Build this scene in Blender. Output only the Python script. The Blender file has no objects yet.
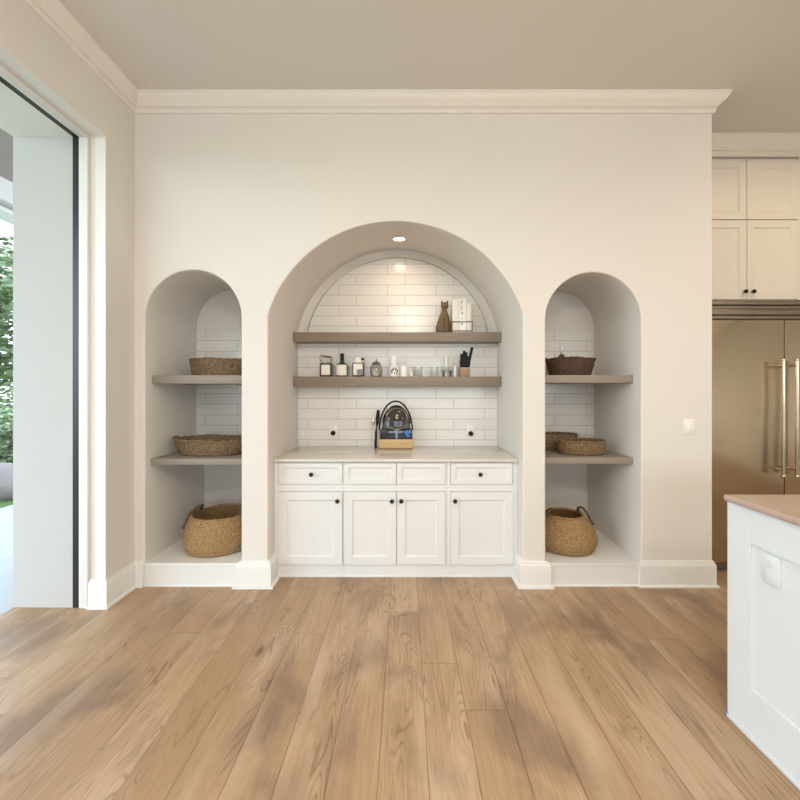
import bpy, bmesh, math, random
from mathutils import Vector, Matrix
random.seed(7)
PI = math.pi
S = bpy.context.scene
COL = S.collection

# ------------------------------------------------------------------ helpers
class MB:
    """collects shapes into one bmesh, then links them as ONE mesh object"""
    def __init__(self): self.bm = bmesh.new()
    def box(self, x0, y0, z0, x1, y1, z1, bev=0.0, seg=2):
        r = bmesh.ops.create_cube(self.bm, size=1.0)
        vs = r['verts']
        for v in vs:
            v.co = Vector(((x0+x1)/2 + v.co.x*(x1-x0), (y0+y1)/2 + v.co.y*(y1-y0), (z0+z1)/2 + v.co.z*(z1-z0)))
        if bev > 0:
            es = list({e for v in vs for e in v.link_edges})
            bmesh.ops.bevel(self.bm, geom=es, offset=bev, segments=seg, profile=0.5, affect='EDGES', clamp_overlap=True)
        return self
    def loft(self, rings, closed=True, cap0=False, cap1=False):
        R = [[self.bm.verts.new(p) for p in ring] for ring in rings]
        n = len(R[0])
        for a, b in zip(R, R[1:]):
            for i in range(n if closed else n-1):
                j = (i+1) % n
                try: self.bm.faces.new((a[i], a[j], b[j], b[i]))
                except ValueError: pass
        if cap0: self.bm.faces.new(list(reversed(R[0])))
        if cap1: self.bm.faces.new(R[-1])
        return self
    def lathe(self, prof, c=(0, 0, 0), seg=32, sx=1.0, sy=1.0, cap0=True, cap1=True):
        rings = []
        for r, z in prof:
            rings.append([(c[0]+sx*r*math.cos(2*PI*i/seg), c[1]+sy*r*math.sin(2*PI*i/seg), c[2]+z) for i in range(seg)])
        return self.loft(rings, True, cap0, cap1)
    def tube(self, pts, r, seg=10, closed=False):
        pts = [Vector(p) for p in pts]
        n = len(pts); rings = []
        up = Vector((0.13, 0.21, 0.97)).normalized()
        rr = r if isinstance(r, (list, tuple)) else [r]*n
        for i, p in enumerate(pts):
            if closed: t = pts[(i+1) % n]-pts[i-1]
            else: t = pts[min(i+1, n-1)]-pts[max(i-1, 0)]
            t.normalize()
            a = t.cross(up)
            if a.length < 1e-3: a = t.cross(Vector((1, 0, 0)))
            a.normalize(); b = t.cross(a)
            rings.append([p + rr[i]*(a*math.cos(2*PI*k/seg)+b*math.sin(2*PI*k/seg)) for k in range(seg)])
        if closed:
            rings.append(rings[0])
            R = [[self.bm.verts.new(q) for q in ring] for ring in rings[:-1]]
            R.append(R[0])
            for a, b in zip(R, R[1:]):
                for i in range(seg):
                    self.bm.faces.new((a[i], a[(i+1) % seg], b[(i+1) % seg], b[i]))
            return self
        return self.loft(rings, True, True, True)
    def ball(self, c, r, s=(1, 1, 1), u=20, v=12):
        r_ = bmesh.ops.create_uvsphere(self.bm, u_segments=u, v_segments=v, radius=r)
        for w in r_['verts']:
            w.co = Vector((c[0]+w.co.x*s[0], c[1]+w.co.y*s[1], c[2]+w.co.z*s[2]))
        return self
    def prism(self, poly, y0, y1):
        """poly in (x, z), extruded along y"""
        a = [self.bm.verts.new((x, y0, z)) for x, z in poly]
        b = [self.bm.verts.new((x, y1, z)) for x, z in poly]
        f0 = self.bm.faces.new(a); f1 = self.bm.faces.new(list(reversed(b)))
        n = len(poly)
        for i in range(n):
            j = (i+1) % n
            self.bm.faces.new((a[j], a[i], b[i], b[j]))
        return self
    def xf(self, m):
        bmesh.ops.transform(self.bm, matrix=m, verts=self.bm.verts); return self
    def build(self, name, mat, parent=None, loc=None, sharp=35, world=False):
        me = bpy.data.meshes.new(name)
        bmesh.ops.recalc_face_normals(self.bm, faces=self.bm.faces)
        self.bm.to_mesh(me); self.bm.free()
        me.materials.append(mat)
        for p in me.polygons: p.use_smooth = True
        me.set_sharp_from_angle(angle=math.radians(sharp))
        o = bpy.data.objects.new(name, me); COL.objects.link(o)
        if parent is not None:
            o.parent = parent
            if world:
                root = parent
                off = Vector((0, 0, 0))
                while root is not None:
                    off += root.location; root = root.parent
                me.transform(Matrix.Translation(-off))
        if loc is not None:
            o.location = loc
            if world and parent is None: me.transform(Matrix.Translation(-Vector(loc)))
        return o

def tag(o, label=None, cat=None, group=None, kind=None):
    if label: o['label'] = label
    if cat: o['category'] = cat
    if group: o['group'] = group
    if kind: o['kind'] = kind
    return o
def thing(name, label, cat, loc=(0, 0, 0), rz=0, group=None):
    o = bpy.data.objects.new(name, None); COL.objects.link(o)
    o.empty_display_size = 0.05
    o.location = loc; o.rotation_euler = (0, 0, rz)
    return tag(o, label, cat, group)
def struct(o, label=None): return tag(o, label=label, kind='structure')
def copy_tree(o, parent=None):
    c = o.copy(); COL.objects.link(c)
    if parent is not None: c.parent = parent
    for ch in list(o.children): copy_tree(ch, c)
    return c

# ------------------------------------------------------------------ materials
def nodes(name):
    m = bpy.data.materials.new(name); m.use_nodes = True
    nt = m.node_tree; b = nt.nodes['Principled BSDF']
    return m, nt, b
def N(nt, t, **kw):
    n = nt.nodes.new(t)
    for k, v in kw.items(): setattr(n, k, v)
    return n
def L(nt, a, b): nt.links.new(a, b)
def setin(n, **kw):
    for k, v in kw.items(): n.inputs[k.replace('_', ' ')].default_value = v
def c4(c): return (c[0], c[1], c[2], 1.0)
def mixcol(nt, fac, a, b, blend='MIX'):
    n = N(nt, 'ShaderNodeMix', data_type='RGBA', blend_type=blend)
    for sock, v in ((n.inputs[0], fac), (n.inputs[6], a), (n.inputs[7], b)):
        if hasattr(v, 'is_output'): L(nt, v, sock)
        else: sock.default_value = v if not isinstance(v, tuple) else c4(v)
    return n.outputs[2]
def math_(nt, op, a, b=None, c=None):
    n = N(nt, 'ShaderNodeMath', operation=op)
    for i, v in enumerate((a, b, c)):
        if v is None: continue
        if hasattr(v, 'is_output'): L(nt, v, n.inputs[i])
        else: n.inputs[i].default_value = v
    return n.outputs[0]
def pmat(name, col, rough=0.5, metal=0.0, var=0.04, scale=8.0, bump=0.0, bscale=60.0, stretch=(1, 1, 1), spec=0.5, coat=0.0):
    m, nt, b = nodes(name)
    tc = N(nt, 'ShaderNodeTexCoord'); mp = N(nt, 'ShaderNodeMapping')
    mp.inputs['Scale'].default_value = stretch
    L(nt, tc.outputs['Object'], mp.inputs[0])
    nz = N(nt, 'ShaderNodeTexNoise'); setin(nz, Scale=scale, Detail=4.0)
    L(nt, mp.outputs[0], nz.inputs['Vector'])
    lo = tuple(max(0, x*(1-var)) for x in col); hi = tuple(min(1, x*(1+var)) for x in col)
    L(nt, mixcol(nt, nz.outputs['Fac'], lo, hi), b.inputs['Base Color'])
    setin(b, Roughness=rough, Metallic=metal)
    b.inputs['Specular IOR Level'].default_value = spec
    b.inputs['Coat Weight'].default_value = coat
    if bump > 0:
        n2 = N(nt, 'ShaderNodeTexNoise'); setin(n2, Scale=bscale, Detail=5.0)
        L(nt, mp.outputs[0], n2.inputs['Vector'])
        bp = N(nt, 'ShaderNodeBump'); setin(bp, Strength=bump, Distance=0.01)
        L(nt, n2.outputs['Fac'], bp.inputs['Height']); L(nt, bp.outputs[0], b.inputs['Normal'])
    return m
def emis(name, col, strength):
    m, nt, b = nodes(name)
    b.inputs['Emission Color'].default_value = c4(col); b.inputs['Emission Strength'].default_value = strength
    setin(b, Roughness=0.5); b.inputs['Base Color'].default_value = c4(col)
    return m
def glassmat(name, col=(0.95, 0.97, 0.96), rough=0.02, ior=1.45, trans=1.0):
    m, nt, b = nodes(name)
    nz = N(nt, 'ShaderNodeTexNoise'); setin(nz, Scale=3.0)
    L(nt, mixcol(nt, nz.outputs['Fac'], tuple(x*0.97 for x in col), col), b.inputs['Base Color'])
    setin(b, Roughness=rough, IOR=ior); b.inputs['Transmission Weight'].default_value = trans
    return m

def floor_mat():
    m, nt, b = nodes('oak_planks')
    W, X0, LEN = 0.188, 0.652, 2.3
    tc = N(nt, 'ShaderNodeTexCoord'); sp = N(nt, 'ShaderNodeSeparateXYZ'); L(nt, tc.outputs['Object'], sp.inputs[0])
    X, Y = sp.outputs[0], sp.outputs[1]
    u = math_(nt, 'DIVIDE', math_(nt, 'SUBTRACT', X, X0), W)
    iu = math_(nt, 'FLOOR', u); fu = math_(nt, 'SUBTRACT', u, iu)
    wn = N(nt, 'ShaderNodeTexWhiteNoise', noise_dimensions='1D'); L(nt, iu, wn.inputs['W'])
    v = math_(nt, 'DIVIDE', math_(nt, 'ADD', Y, math_(nt, 'MULTIPLY', wn.outputs['Value'], 7.0)), LEN)
    iv = math_(nt, 'FLOOR', v); fv = math_(nt, 'SUBTRACT', v, iv)
    cb = N(nt, 'ShaderNodeCombineXYZ'); L(nt, iu, cb.inputs[0]); L(nt, iv, cb.inputs[1])
    wn2 = N(nt, 'ShaderNodeTexWhiteNoise', noise_dimensions='3D'); L(nt, cb.outputs[0], wn2.inputs['Vector'])
    rnd = wn2.outputs['Value']
    # joints
    ju = math_(nt, 'MULTIPLY', math_(nt, 'MINIMUM', fu, math_(nt, 'SUBTRACT', 1.0, fu)), W)
    jv = math_(nt, 'MULTIPLY', math_(nt, 'MINIMUM', fv, math_(nt, 'SUBTRACT', 1.0, fv)), LEN)
    j = math_(nt, 'MINIMUM', ju, jv)
    mr = N(nt, 'ShaderNodeMapRange'); setin(mr, From_Min=0.0006, From_Max=0.0028, To_Min=1.0, To_Max=0.0); L(nt, j, mr.inputs[0])
    joint = mr.outputs[0]
    # grain
    gx = math_(nt, 'ADD', X, math_(nt, 'MULTIPLY', rnd, 9.0)); gy = math_(nt, 'ADD', Y, math_(nt, 'MULTIPLY', rnd, 31.0))
    def vec(sx, sy):
        c = N(nt, 'ShaderNodeCombineXYZ')
        L(nt, math_(nt, 'MULTIPLY', gx, sx), c.inputs[0]); L(nt, math_(nt, 'MULTIPLY', gy, sy), c.inputs[1]); L(nt, rnd, c.inputs[2])
        return c.outputs[0]
    fine = N(nt, 'ShaderNodeTexNoise'); setin(fine, Scale=1.0, Detail=6.0, Roughness=0.7, Distortion=0.4); L(nt, vec(110.0, 4.0), fine.inputs['Vector'])
    cath = N(nt, 'ShaderNodeTexNoise'); setin(cath, Scale=1.0, Detail=2.0, Distortion=0.6); L(nt, vec(6.5, 0.85), cath.inputs['Vector'])
    rings = math_(nt, 'PINGPONG', math_(nt, 'MULTIPLY', cath.outputs['Fac'], 24.0), 0.5)
    rr = N(nt, 'ShaderNodeMapRange'); setin(rr, From_Min=0.0, From_Max=0.2, To_Min=1.0, To_Max=0.0); L(nt, rings, rr.inputs[0])
    # rings appear only where a broken mask lets them
    msk = N(nt, 'ShaderNodeTexNoise'); setin(msk, Scale=1.0, Detail=3.0); L(nt, vec(7.0, 1.6), msk.inputs['Vector'])
    mk = N(nt, 'ShaderNodeMapRange'); setin(mk, From_Min=0.46, From_Max=0.62, To_Min=0.0, To_Max=1.0); L(nt, msk.outputs['Fac'], mk.inputs[0])
    ringm = math_(nt, 'MULTIPLY', math_(nt, 'MULTIPLY', rr.outputs[0], mk.outputs[0]), 0.6)
    # knots
    vo = N(nt, 'ShaderNodeTexVoronoi'); setin(vo, Scale=1.0, Randomness=1.0); L(nt, vec(3.2, 1.25), vo.inputs['Vector'])
    kn = N(nt, 'ShaderNodeMapRange'); setin(kn, From_Min=0.03, From_Max=0.085, To_Min=0.8, To_Max=0.0); L(nt, vo.outputs['Distance'], kn.inputs[0])
    # worn, stained patches
    st = N(nt, 'ShaderNodeTexNoise'); setin(st, Scale=1.9, Detail=3.0, Roughness=0.5, Distortion=0.5)
    mp = N(nt, 'ShaderNodeMapping'); mp.inputs['Scale'].default_value = (1.5, 1.0, 1); L(nt, tc.outputs['Object'], mp.inputs[0]); L(nt, mp.outputs[0], st.inputs['Vector'])
    sr = N(nt, 'ShaderNodeMapRange'); setin(sr, From_Min=0.50, From_Max=0.66, To_Min=0.0, To_Max=0.66); L(nt, st.outputs['Fac'], sr.inputs[0])
    base = mixcol(nt, rnd, FLOOR_A, FLOOR_B)
    fc = N(nt, 'ShaderNodeMapRange'); setin(fc, From_Min=0.35, From_Max=0.68, To_Min=0.05, To_Max=0.85); L(nt, fine.outputs['Fac'], fc.inputs[0])
    base = mixcol(nt, fc.outputs[0], base, FLOOR_C)
    base = mixcol(nt, sr.outputs[0], base, FLOOR_D)
    st2 = N(nt, 'ShaderNodeTexNoise'); setin(st2, Scale=1.0, Detail=3.0); L(nt, vec(5.0, 1.1), st2.inputs['Vector'])
    s2 = N(nt, 'ShaderNodeMapRange'); setin(s2, From_Min=0.52, From_Max=0.72, To_Min=0.0, To_Max=0.6); L(nt, st2.outputs['Fac'], s2.inputs[0])
    base = mixcol(nt, s2.outputs[0], base, (0.56, 0.42, 0.30))
    base = mixcol(nt, ringm, base, FLOOR_E)
    base = mixcol(nt, kn.outputs[0], base, (0.10, 0.055, 0.03))
    base = mixcol(nt, math_(nt, 'MULTIPLY', joint, 0.65), base, (0.11, 0.07, 0.04))
    L(nt, base, b.inputs['Base Color'])
    rg = N(nt, 'ShaderNodeMapRange'); setin(rg, To_Min=0.30, To_Max=0.5); L(nt, fine.outputs['Fac'], rg.inputs[0]); L(nt, rg.outputs[0], b.inputs['Roughness'])
    b.inputs['Specular IOR Level'].default_value = 0.45
    h = math_(nt, 'SUBTRACT', math_(nt, 'MULTIPLY', fine.outputs['Fac'], 0.25), math_(nt, 'ADD', joint, math_(nt, 'MULTIPLY', ringm, 0.3)))
    bp = N(nt, 'ShaderNodeBump'); setin(bp, Strength=0.6, Distance=0.002); L(nt, h, bp.inputs['Height']); L(nt, bp.outputs[0], b.inputs['Normal'])
    return m
FLOOR_A, FLOOR_B, FLOOR_C, FLOOR_D, FLOOR_E = (0.405, 0.268, 0.158), (0.53, 0.375, 0.24), (0.325, 0.20, 0.108), (0.185, 0.125, 0.088), (0.14, 0.082, 0.045)

def tile_mat(name, z_off, col=(0.80, 0.78, 0.74), zmax=None):
    """long white subway tile laid in running bond on a wall facing -y; zmax = last tiled course"""
    m, nt, b = nodes(name)
    tc = N(nt, 'ShaderNodeTexCoord'); sp = N(nt, 'ShaderNodeSeparateXYZ'); L(nt, tc.outputs['Object'], sp.inputs[0])
    cb = N(nt, 'ShaderNodeCombineXYZ'); L(nt, sp.outputs[0], cb.inputs[0]); L(nt, math_(nt, 'SUBTRACT', sp.outputs[2], z_off), cb.inputs[1])
    br = N(nt, 'ShaderNodeTexBrick', offset=0.36, offset_frequency=2)
    setin(br, Color1=c4(col), Color2=c4(tuple(x*0.95 for x in col)), Mortar=c4((0.44, 0.39, 0.34)), Scale=1.0,
          Mortar_Size=0.0024, Mortar_Smooth=0.3, Bias=0.0, Brick_Width=0.46, Row_Height=0.0976)
    L(nt, cb.outputs[0], br.inputs['Vector'])
    L(nt, br.outputs['Color'], b.inputs['Base Color'])
    nz = N(nt, 'ShaderNodeTexNoise'); setin(nz, Scale=14.0, Detail=2.0); L(nt, tc.outputs['Object'], nz.inputs['Vector'])
    rg = N(nt, 'ShaderNodeMapRange'); setin(rg, To_Min=0.2, To_Max=0.7); L(nt, br.outputs['Fac'], rg.inputs[0]); L(nt, rg.outputs[0], b.inputs['Roughness'])
    h = math_(nt, 'SUBTRACT', math_(nt, 'MULTIPLY', nz.outputs['Fac'], 0.5), br.outputs['Fac'])
    bp = N(nt, 'ShaderNodeBump'); setin(bp, Strength=0.35, Distance=0.004); L(nt, h, bp.inputs['Height']); L(nt, bp.outputs[0], b.inputs['Normal'])
    return m

def weave_mat(name, dark, mid, light, scale=1.0):
    m, nt, b = nodes(name)
    tc = N(nt, 'ShaderNodeTexCoord')
    mp = N(nt, 'ShaderNodeMapping'); mp.inputs['Scale'].default_value = (1, 1, 2.2); L(nt, tc.outputs['Object'], mp.inputs[0])
    nz = N(nt, 'ShaderNodeTexNoise'); setin(nz, Scale=85.0*scale, Detail=3.0, Roughness=0.7); L(nt, mp.outputs[0], nz.inputs['Vector'])
    n2 = N(nt, 'ShaderNodeTexNoise'); setin(n2, Scale=9.0*scale, Detail=2.0); L(nt, tc.outputs['Object'], n2.inputs['Vector'])
    cr = N(nt, 'ShaderNodeValToRGB')
    cr.color_ramp.elements[0].position = 0.33; cr.color_ramp.elements[0].color = c4(dark)
    cr.color_ramp.elements[1].position = 0.68; cr.color_ramp.elements[1].color = c4(light)
    e = cr.color_ramp.elements.new(0.5); e.color = c4(mid)
    L(nt, nz.outputs['Fac'], cr.inputs[0])
    L(nt, mixcol(nt, math_(nt, 'MULTIPLY', n2.outputs['Fac'], 0.25), cr.outputs[0], mid), b.inputs['Base Color'])
    setin(b, Roughness=0.75)
    bp = N(nt, 'ShaderNodeBump'); setin(bp, Strength=0.6, Distance=0.006); L(nt, nz.outputs['Fac'], bp.inputs['Height']); L(nt, bp.outputs[0], b.inputs['Normal'])
    return m

def steel_mat():
    m, nt, b = nodes('brushed_steel')
    tc = N(nt, 'ShaderNodeTexCoord'); mp = N(nt, 'ShaderNodeMapping'); mp.inputs['Scale'].default_value = (2, 2, 300)
    L(nt, tc.outputs['Object'], mp.inputs[0])
    nz = N(nt, 'ShaderNodeTexNoise'); setin(nz, Scale=1.0, Detail=3.0); L(nt, mp.outputs[0], nz.inputs['Vector'])
    L(nt, mixcol(nt, nz.outputs['Fac'], (0.46, 0.385, 0.285), (0.56, 0.475, 0.36)), b.inputs['Base Color'])
    setin(b, Metallic=1.0, Roughness=0.22)
    b.inputs['Anisotropic'].default_value = 0.4
    n2 = N(nt, 'ShaderNodeTexNoise'); setin(n2, Scale=2.2, Detail=1.0); L(nt, tc.outputs['Object'], n2.inputs['Vector'])
    bp = N(nt, 'ShaderNodeBump'); setin(bp, Strength=0.25, Distance=0.05); L(nt, math_(nt, 'ADD', math_(nt, 'MULTIPLY', nz.outputs['Fac'], 0.006), n2.outputs['Fac']), bp.inputs['Height']); L(nt, bp.outputs[0], b.inputs['Normal'])
    return m
def wood_mat(name, a, bcol, axis=0, rough=0.5):
    m, nt, b = nodes(name)
    tc = N(nt, 'ShaderNodeTexCoord'); mp = N(nt, 'ShaderNodeMapping')
    s = [40, 40, 40]; s[axis] = 2.5
    mp.inputs['Scale'].default_value = s; L(nt, tc.outputs['Object'], mp.inputs[0])
    nz = N(nt, 'ShaderNodeTexNoise'); setin(nz, Scale=1.0, Detail=5.0, Distortion=0.6); L(nt, mp.outputs[0], nz.inputs['Vector'])
    L(nt, mixcol(nt, nz.outputs['Fac'], a, bcol), b.inputs['Base Color'])
    setin(b, Roughness=rough)
    bp = N(nt, 'ShaderNodeBump'); setin(bp, Strength=0.15, Distance=0.002); L(nt, nz.outputs['Fac'], bp.inputs['Height']); L(nt, bp.outputs[0], b.inputs['Normal'])
    return m

M = dict(
    wall=pmat('warm_white_plaster', (0.745, 0.715, 0.668), 0.85, var=0.015, scale=2.0, bump=0.04, bscale=160),
    ceil=pmat('ceiling_paint', (0.72, 0.695, 0.645), 0.9, var=0.015, scale=1.5),
    trim=pmat('white_trim_paint', (0.80, 0.79, 0.765), 0.4, var=0.01),
    crown=pmat('crown_paint', (0.82, 0.785, 0.73), 0.5, var=0.01),
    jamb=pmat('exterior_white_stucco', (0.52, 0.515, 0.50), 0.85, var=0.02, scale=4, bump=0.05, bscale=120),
    cab=pmat('white_cabinet_paint', (0.76, 0.765, 0.76), 0.38, var=0.01),
    isl=pmat('cool_white_island_paint', (0.70, 0.745, 0.765), 0.4, var=0.01),
    upcab=pmat('cream_cabinet_paint', (0.74, 0.685, 0.60), 0.42, var=0.01),
    counter=pmat('pale_quartz', (0.66, 0.62, 0.57), 0.16, var=0.06, scale=16, coat=0.2),
    istop=pmat('rosy_stone', (0.45, 0.345, 0.285), 0.25, var=0.25, scale=7, stretch=(1, 0.5, 1)),
    black=pmat('black_metal', (0.012, 0.012, 0.013), 0.35, var=0.2),
    blackp=pmat('black_plastic', (0.008, 0.008, 0.009), 0.5, var=0.2, spec=0.25),
    knob=pmat('dark_bronze', (0.03, 0.025, 0.022), 0.35, metal=0.6, var=0.2),
    shelf=wood_mat('greige_oak_shelf', (0.20, 0.158, 0.118), (0.30, 0.245, 0.19)),
    sshelf=wood_mat('grey_taupe_shelf', (0.245, 0.21, 0.165), (0.31, 0.27, 0.22)),
    steel=steel_mat(),
    dsteel=pmat('dark_steel_trim', (0.30, 0.25, 0.19), 0.35, metal=1.0, var=0.1),
    white=pmat('white_ceramic', (0.88, 0.86, 0.82), 0.25, var=0.02),
    plate=pmat('white_plate_plastic', (0.84, 0.81, 0.76), 0.35, var=0.01),
    paper=pmat('white_label_paper', (0.84, 0.80, 0.72), 0.8, var=0.08, scale=60),
    grey=pmat('grey_print', (0.25, 0.23, 0.21), 0.7, var=0.3, scale=120),
    ink=pmat('dark_brown_ink', (0.06, 0.045, 0.035), 0.7, var=0.2),
    beige=pmat('beige_grains', (0.60, 0.52, 0.40), 0.8, var=0.3, scale=150, bump=0.3, bscale=200),
    glass=glassmat('clear_glass'),
    dglass=glassmat('smoky_glass', (0.30, 0.29, 0.28), 0.03),
    bronze=pmat('brown_carved_wood', (0.16, 0.10, 0.055), 0.55, var=0.55, scale=45, bump=0.35, bscale=60),
    navy=pmat('navy_black_enamel', (0.010, 0.014, 0.03), 0.15, var=0.4, coat=0.5),
    blue=pmat('bright_blue_enamel', (0.03, 0.20, 0.62), 0.2, var=0.3, scale=40),
    paleblue=pmat('pale_blue_plastic', (0.22, 0.36, 0.48), 0.3, var=0.1),
    charcoal=pmat('charcoal_metal', (0.05, 0.047, 0.045), 0.22, metal=0.6, var=0.3),
    board=wood_mat('honey_wood', (0.50, 0.32, 0.14), (0.66, 0.46, 0.24)),
    block=wood_mat('brown_knife_block', (0.28, 0.17, 0.10), (0.42, 0.28, 0.18), 2),
    tile=tile_mat('white_subway_tile', 0.978-0.0976*6),
    stile=tile_mat('white_subway_tile_side', 1.024-0.0976*8),
    seag=weave_mat('golden_seagrass', (0.10, 0.052, 0.018), (0.34, 0.205, 0.085), (0.56, 0.39, 0.20)),
    wick=weave_mat('brown_wicker', (0.035, 0.02, 0.01), (0.17, 0.105, 0.052), (0.46, 0.33, 0.19)),
    dwick=weave_mat('dark_brown_wicker', (0.02, 0.011, 0.007), (0.07, 0.036, 0.02), (0.22, 0.13, 0.075)),
    handle=weave_mat('dark_leather_wrap', (0.03, 0.018, 0.01), (0.09, 0.05, 0.03), (0.28, 0.2, 0.12)),
    warm_light=emis('lamp_glow', (1.0, 0.88, 0.70), 8.0),
    soffit=pmat('soffit_baked_light', (0.86, 0.86, 0.84), 0.8, var=0.01),  # reveal finish lightened, standing in for light on the header underside
    patio=pmat('pale_concrete', (0.42, 0.44, 0.47), 0.85, var=0.08, scale=3, bump=0.1),
    lawn=pmat('lawn', (0.10, 0.17, 0.05), 0.9, var=0.4, scale=20, bump=0.4),
    pceil=pmat('porch_ceiling_boards', (0.22, 0.18, 0.165), 0.7, var=0.15, scale=6),
    leafA=pmat('tree_leaf', (0.15, 0.20, 0.10), 0.6, var=0.5, scale=3),
    leafB=pmat('shrub_leaf', (0.19, 0.24, 0.13), 0.6, var=0.5, scale=5),
    bark=pmat('bark', (0.12, 0.085, 0.06), 0.9, var=0.4, scale=20, bump=0.4),
    rock=pmat('pale_rock', (0.27, 0.24, 0.24), 0.9, var=0.2, scale=9, bump=0.4, bscale=25),
)
M['floor'] = floor_mat()

# ------------------------------------------------------------------ key dimensions (metres; camera at the origin looking along +y)
YF = 2.885           # front of the arched wall
XL, XR = -2.0, 2.27  # left wall plane, right end of the arched wall
H = 3.61             # ceiling
OUTX = -2.61         # outer face of the thick left wall
DOOR_Y, DOOR_H = 2.607, 3.148
DOOR_N = -0.2       # near side of the doorway

def arc_profile(x0, x1, z0, zs, rise, n=40):
    """jamb up, arch over, jamb down: list of (x, z, nx, nz)"""
    hw = (x1-x0)/2; cx = (x0+x1)/2
    R = (hw*hw+rise*rise)/(2*rise); cz = zs+rise-R
    a0 = math.atan2(zs-cz, hw)
    pts = [(x0, z0, -1, 0)]
    for i in range(n+1):
        a = PI-a0-(PI-2*a0)*i/n
        pts.append((cx+R*math.cos(a), cz+R*math.sin(a), math.cos(a), math.sin(a)))
    pts.append((x1, z0, 1, 0))
    return pts

niches = dict(
    left=dict(f=arc_profile(-1.925, -1.211, 0.0, 1.982, 0.357), b=arc_profile(-1.925, -1.211, 0.0, 1.982, 0.405), y=3.74),
    mid=dict(f=arc_profile(-1.013, 0.873, 0.0, 2.012, 0.688), b=arc_profile(-1.013, 0.873, 0.0, 2.012, 0.765), y=3.70),
    right=dict(f=arc_profile(1.040, 1.748, 0.0, 1.967, 0.354), b=arc_profile(1.040, 1.748, 0.0, 1.967, 0.402), y=3.74),
)
# arched wall: front face with its three openings, soffits and niche backs
w = MB(); bm = w.bm
r = 0.010
def face_(pts): bm.faces.new([bm.verts.new((x, YF, z)) for x, z in pts])
prev = [(XL, 0)]; prevtop = (XL, H)
for k in ('left', 'mid', 'right'):
    q = [(x+nx*r, z+nz*r) for (x, z, nx, nz) in niches[k]['f']]
    face_(prev + [q[0], q[1], (q[1][0], H), prevtop])        # pier left of the niche
    for a_, b_ in zip(q[1:-1], q[2:-1]):                        # wall above the arch
        face_([a_, b_, (b_[0], H), (a_[0], H)])
    prev = [q[-2], q[-1]]; prevtop = (q[-2][0], H)
face_(prev + [(XR, 0), (XR, H), prevtop])
for k in ('left', 'mid', 'right'):
    nch = niches[k]; rings = []
    for t in (0, 0.25, 0.5, 0.75, 1.0):
        a = t*PI/2
        rings.append([(x+nx*r*(1-math.sin(a)), YF+r*(1-math.cos(a)), z+nz*r*(1-math.sin(a))) for x, z, nx, nz in nch['f']])
    for t in (0.25, 0.5, 0.75, 1.0):
        rings.append([(p[0]*(1-t)+q[0]*t, YF+r+(nch['y']-YF-r)*t, p[1]*(1-t)+q[1]*t) for p, q in zip(nch['f'], nch['b'])])
    w.loft(rings, closed=False)
    fb = bm.faces.new([bm.verts.new((p[0], nch['y'], p[1])) for p in nch['b']])
    bmesh.ops.triangulate(bm, faces=[fb], ngon_method='EAR_CLIP')
# right end and rear of the wall
for q in ([(XR, YF, 0), (XR, 3.9, 0), (XR, 3.9, H), (XR, YF, H)], [(XR, 3.9, 0), (XL, 3.9, 0), (XL, 3.9, H), (XR, 3.9, H)]):
    bm.faces.new([bm.verts.new(p) for p in q])
wall_back = struct(w.build('wall_back', M['wall'], sharp=40))

ZTILE = 1.024+0.0976*10      # top of the tile in the side niches
# raised, tiled upper backs of the side niches
for k, nm in (('left', 'wall_niche_left'), ('right', 'wall_niche_right')):
    nch = niches[k]; x0, x1 = nch['f'][0][0], nch['f'][-1][0]
    poly = [(x0-0.004, 0.88)] + [(x+nx*0.03, z+nz*0.03) for x, z, nx, nz in nch['b'][1:-1]] + [(x1+0.004, 0.88)]
    o = struct(MB().prism([p for p in poly], 3.606, 3.736).build(nm, M['wall']))
    t = struct(MB().box(x0+0.001, 3.598, 0.93, x1-0.001, 3.6065, ZTILE, 0.001).build('wall_tile_'+k, M['stile']))

# centre backsplash: tile to the spring line, a tiled arch above, dark edge trim
CX = -0.07
ab = arc_profile(CX-0.853, CX+0.853, 1.975, 1.985, 0.712, 48)
poly = [(p[0], p[1]) for p in ab]
t = MB().prism(poly, 3.688, 3.6985)
t.box(-1.012, 3.688, 0.90, 0.872, 3.6985, 1.9755)
struct(t.build('wall_backsplash', M['tile']))
e = MB().tube([(p[0], 3.687, p[1]) for p in ab[1:-1]], 0.0032, 6)
struct(e.build('trim_4', M['dsteel']))

# floor, ceiling and the rest of the room
YB, XE = -4.6, 5.4
struct(MB().box(OUTX, YB, -0.06, XE, 4.0, 0.0).build('floor', M['floor']))
struct(MB().box(OUTX-0.0, YB, H, XE, 4.0, H+0.1).build('ceiling', M['ceil']))
wl = MB().box(OUTX, DOOR_Y, 0, XL, 4.0, H).box(OUTX, DOOR_N, DOOR_H, XL, DOOR_Y, H).box(OUTX, YB, 0, XL, DOOR_N, H)
struct(wl.build('wall_left', M['wall']))
struct(MB().box(XE, YB, 0, XE+0.12, 4.0, H).build('wall_right', M['wall']))
struct(MB().box(XR, 3.905, 0, XE, 4.0, H).build('wall_kitchen', M['wall']))
# wall behind the camera with two wide window openings
wf = MB().box(OUTX, YB-0.2, 0, -1.6, YB, H).box(1.0, YB-0.2, 0, 1.6, YB, H).box(4.2, YB-0.2, 0, XE, YB, H)
wf.box(-1.6, YB-0.2, 2.4, 1.0, YB, H).box(1.6, YB-0.2, 2.4, 4.2, YB, H).box(-1.6, YB-0.2, 0, 1.0, YB, 1.0).box(1.6, YB-0.2, 0, 4.2, YB, 1.0)
struct(wf.build('wall_front', M['wall']))

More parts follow.
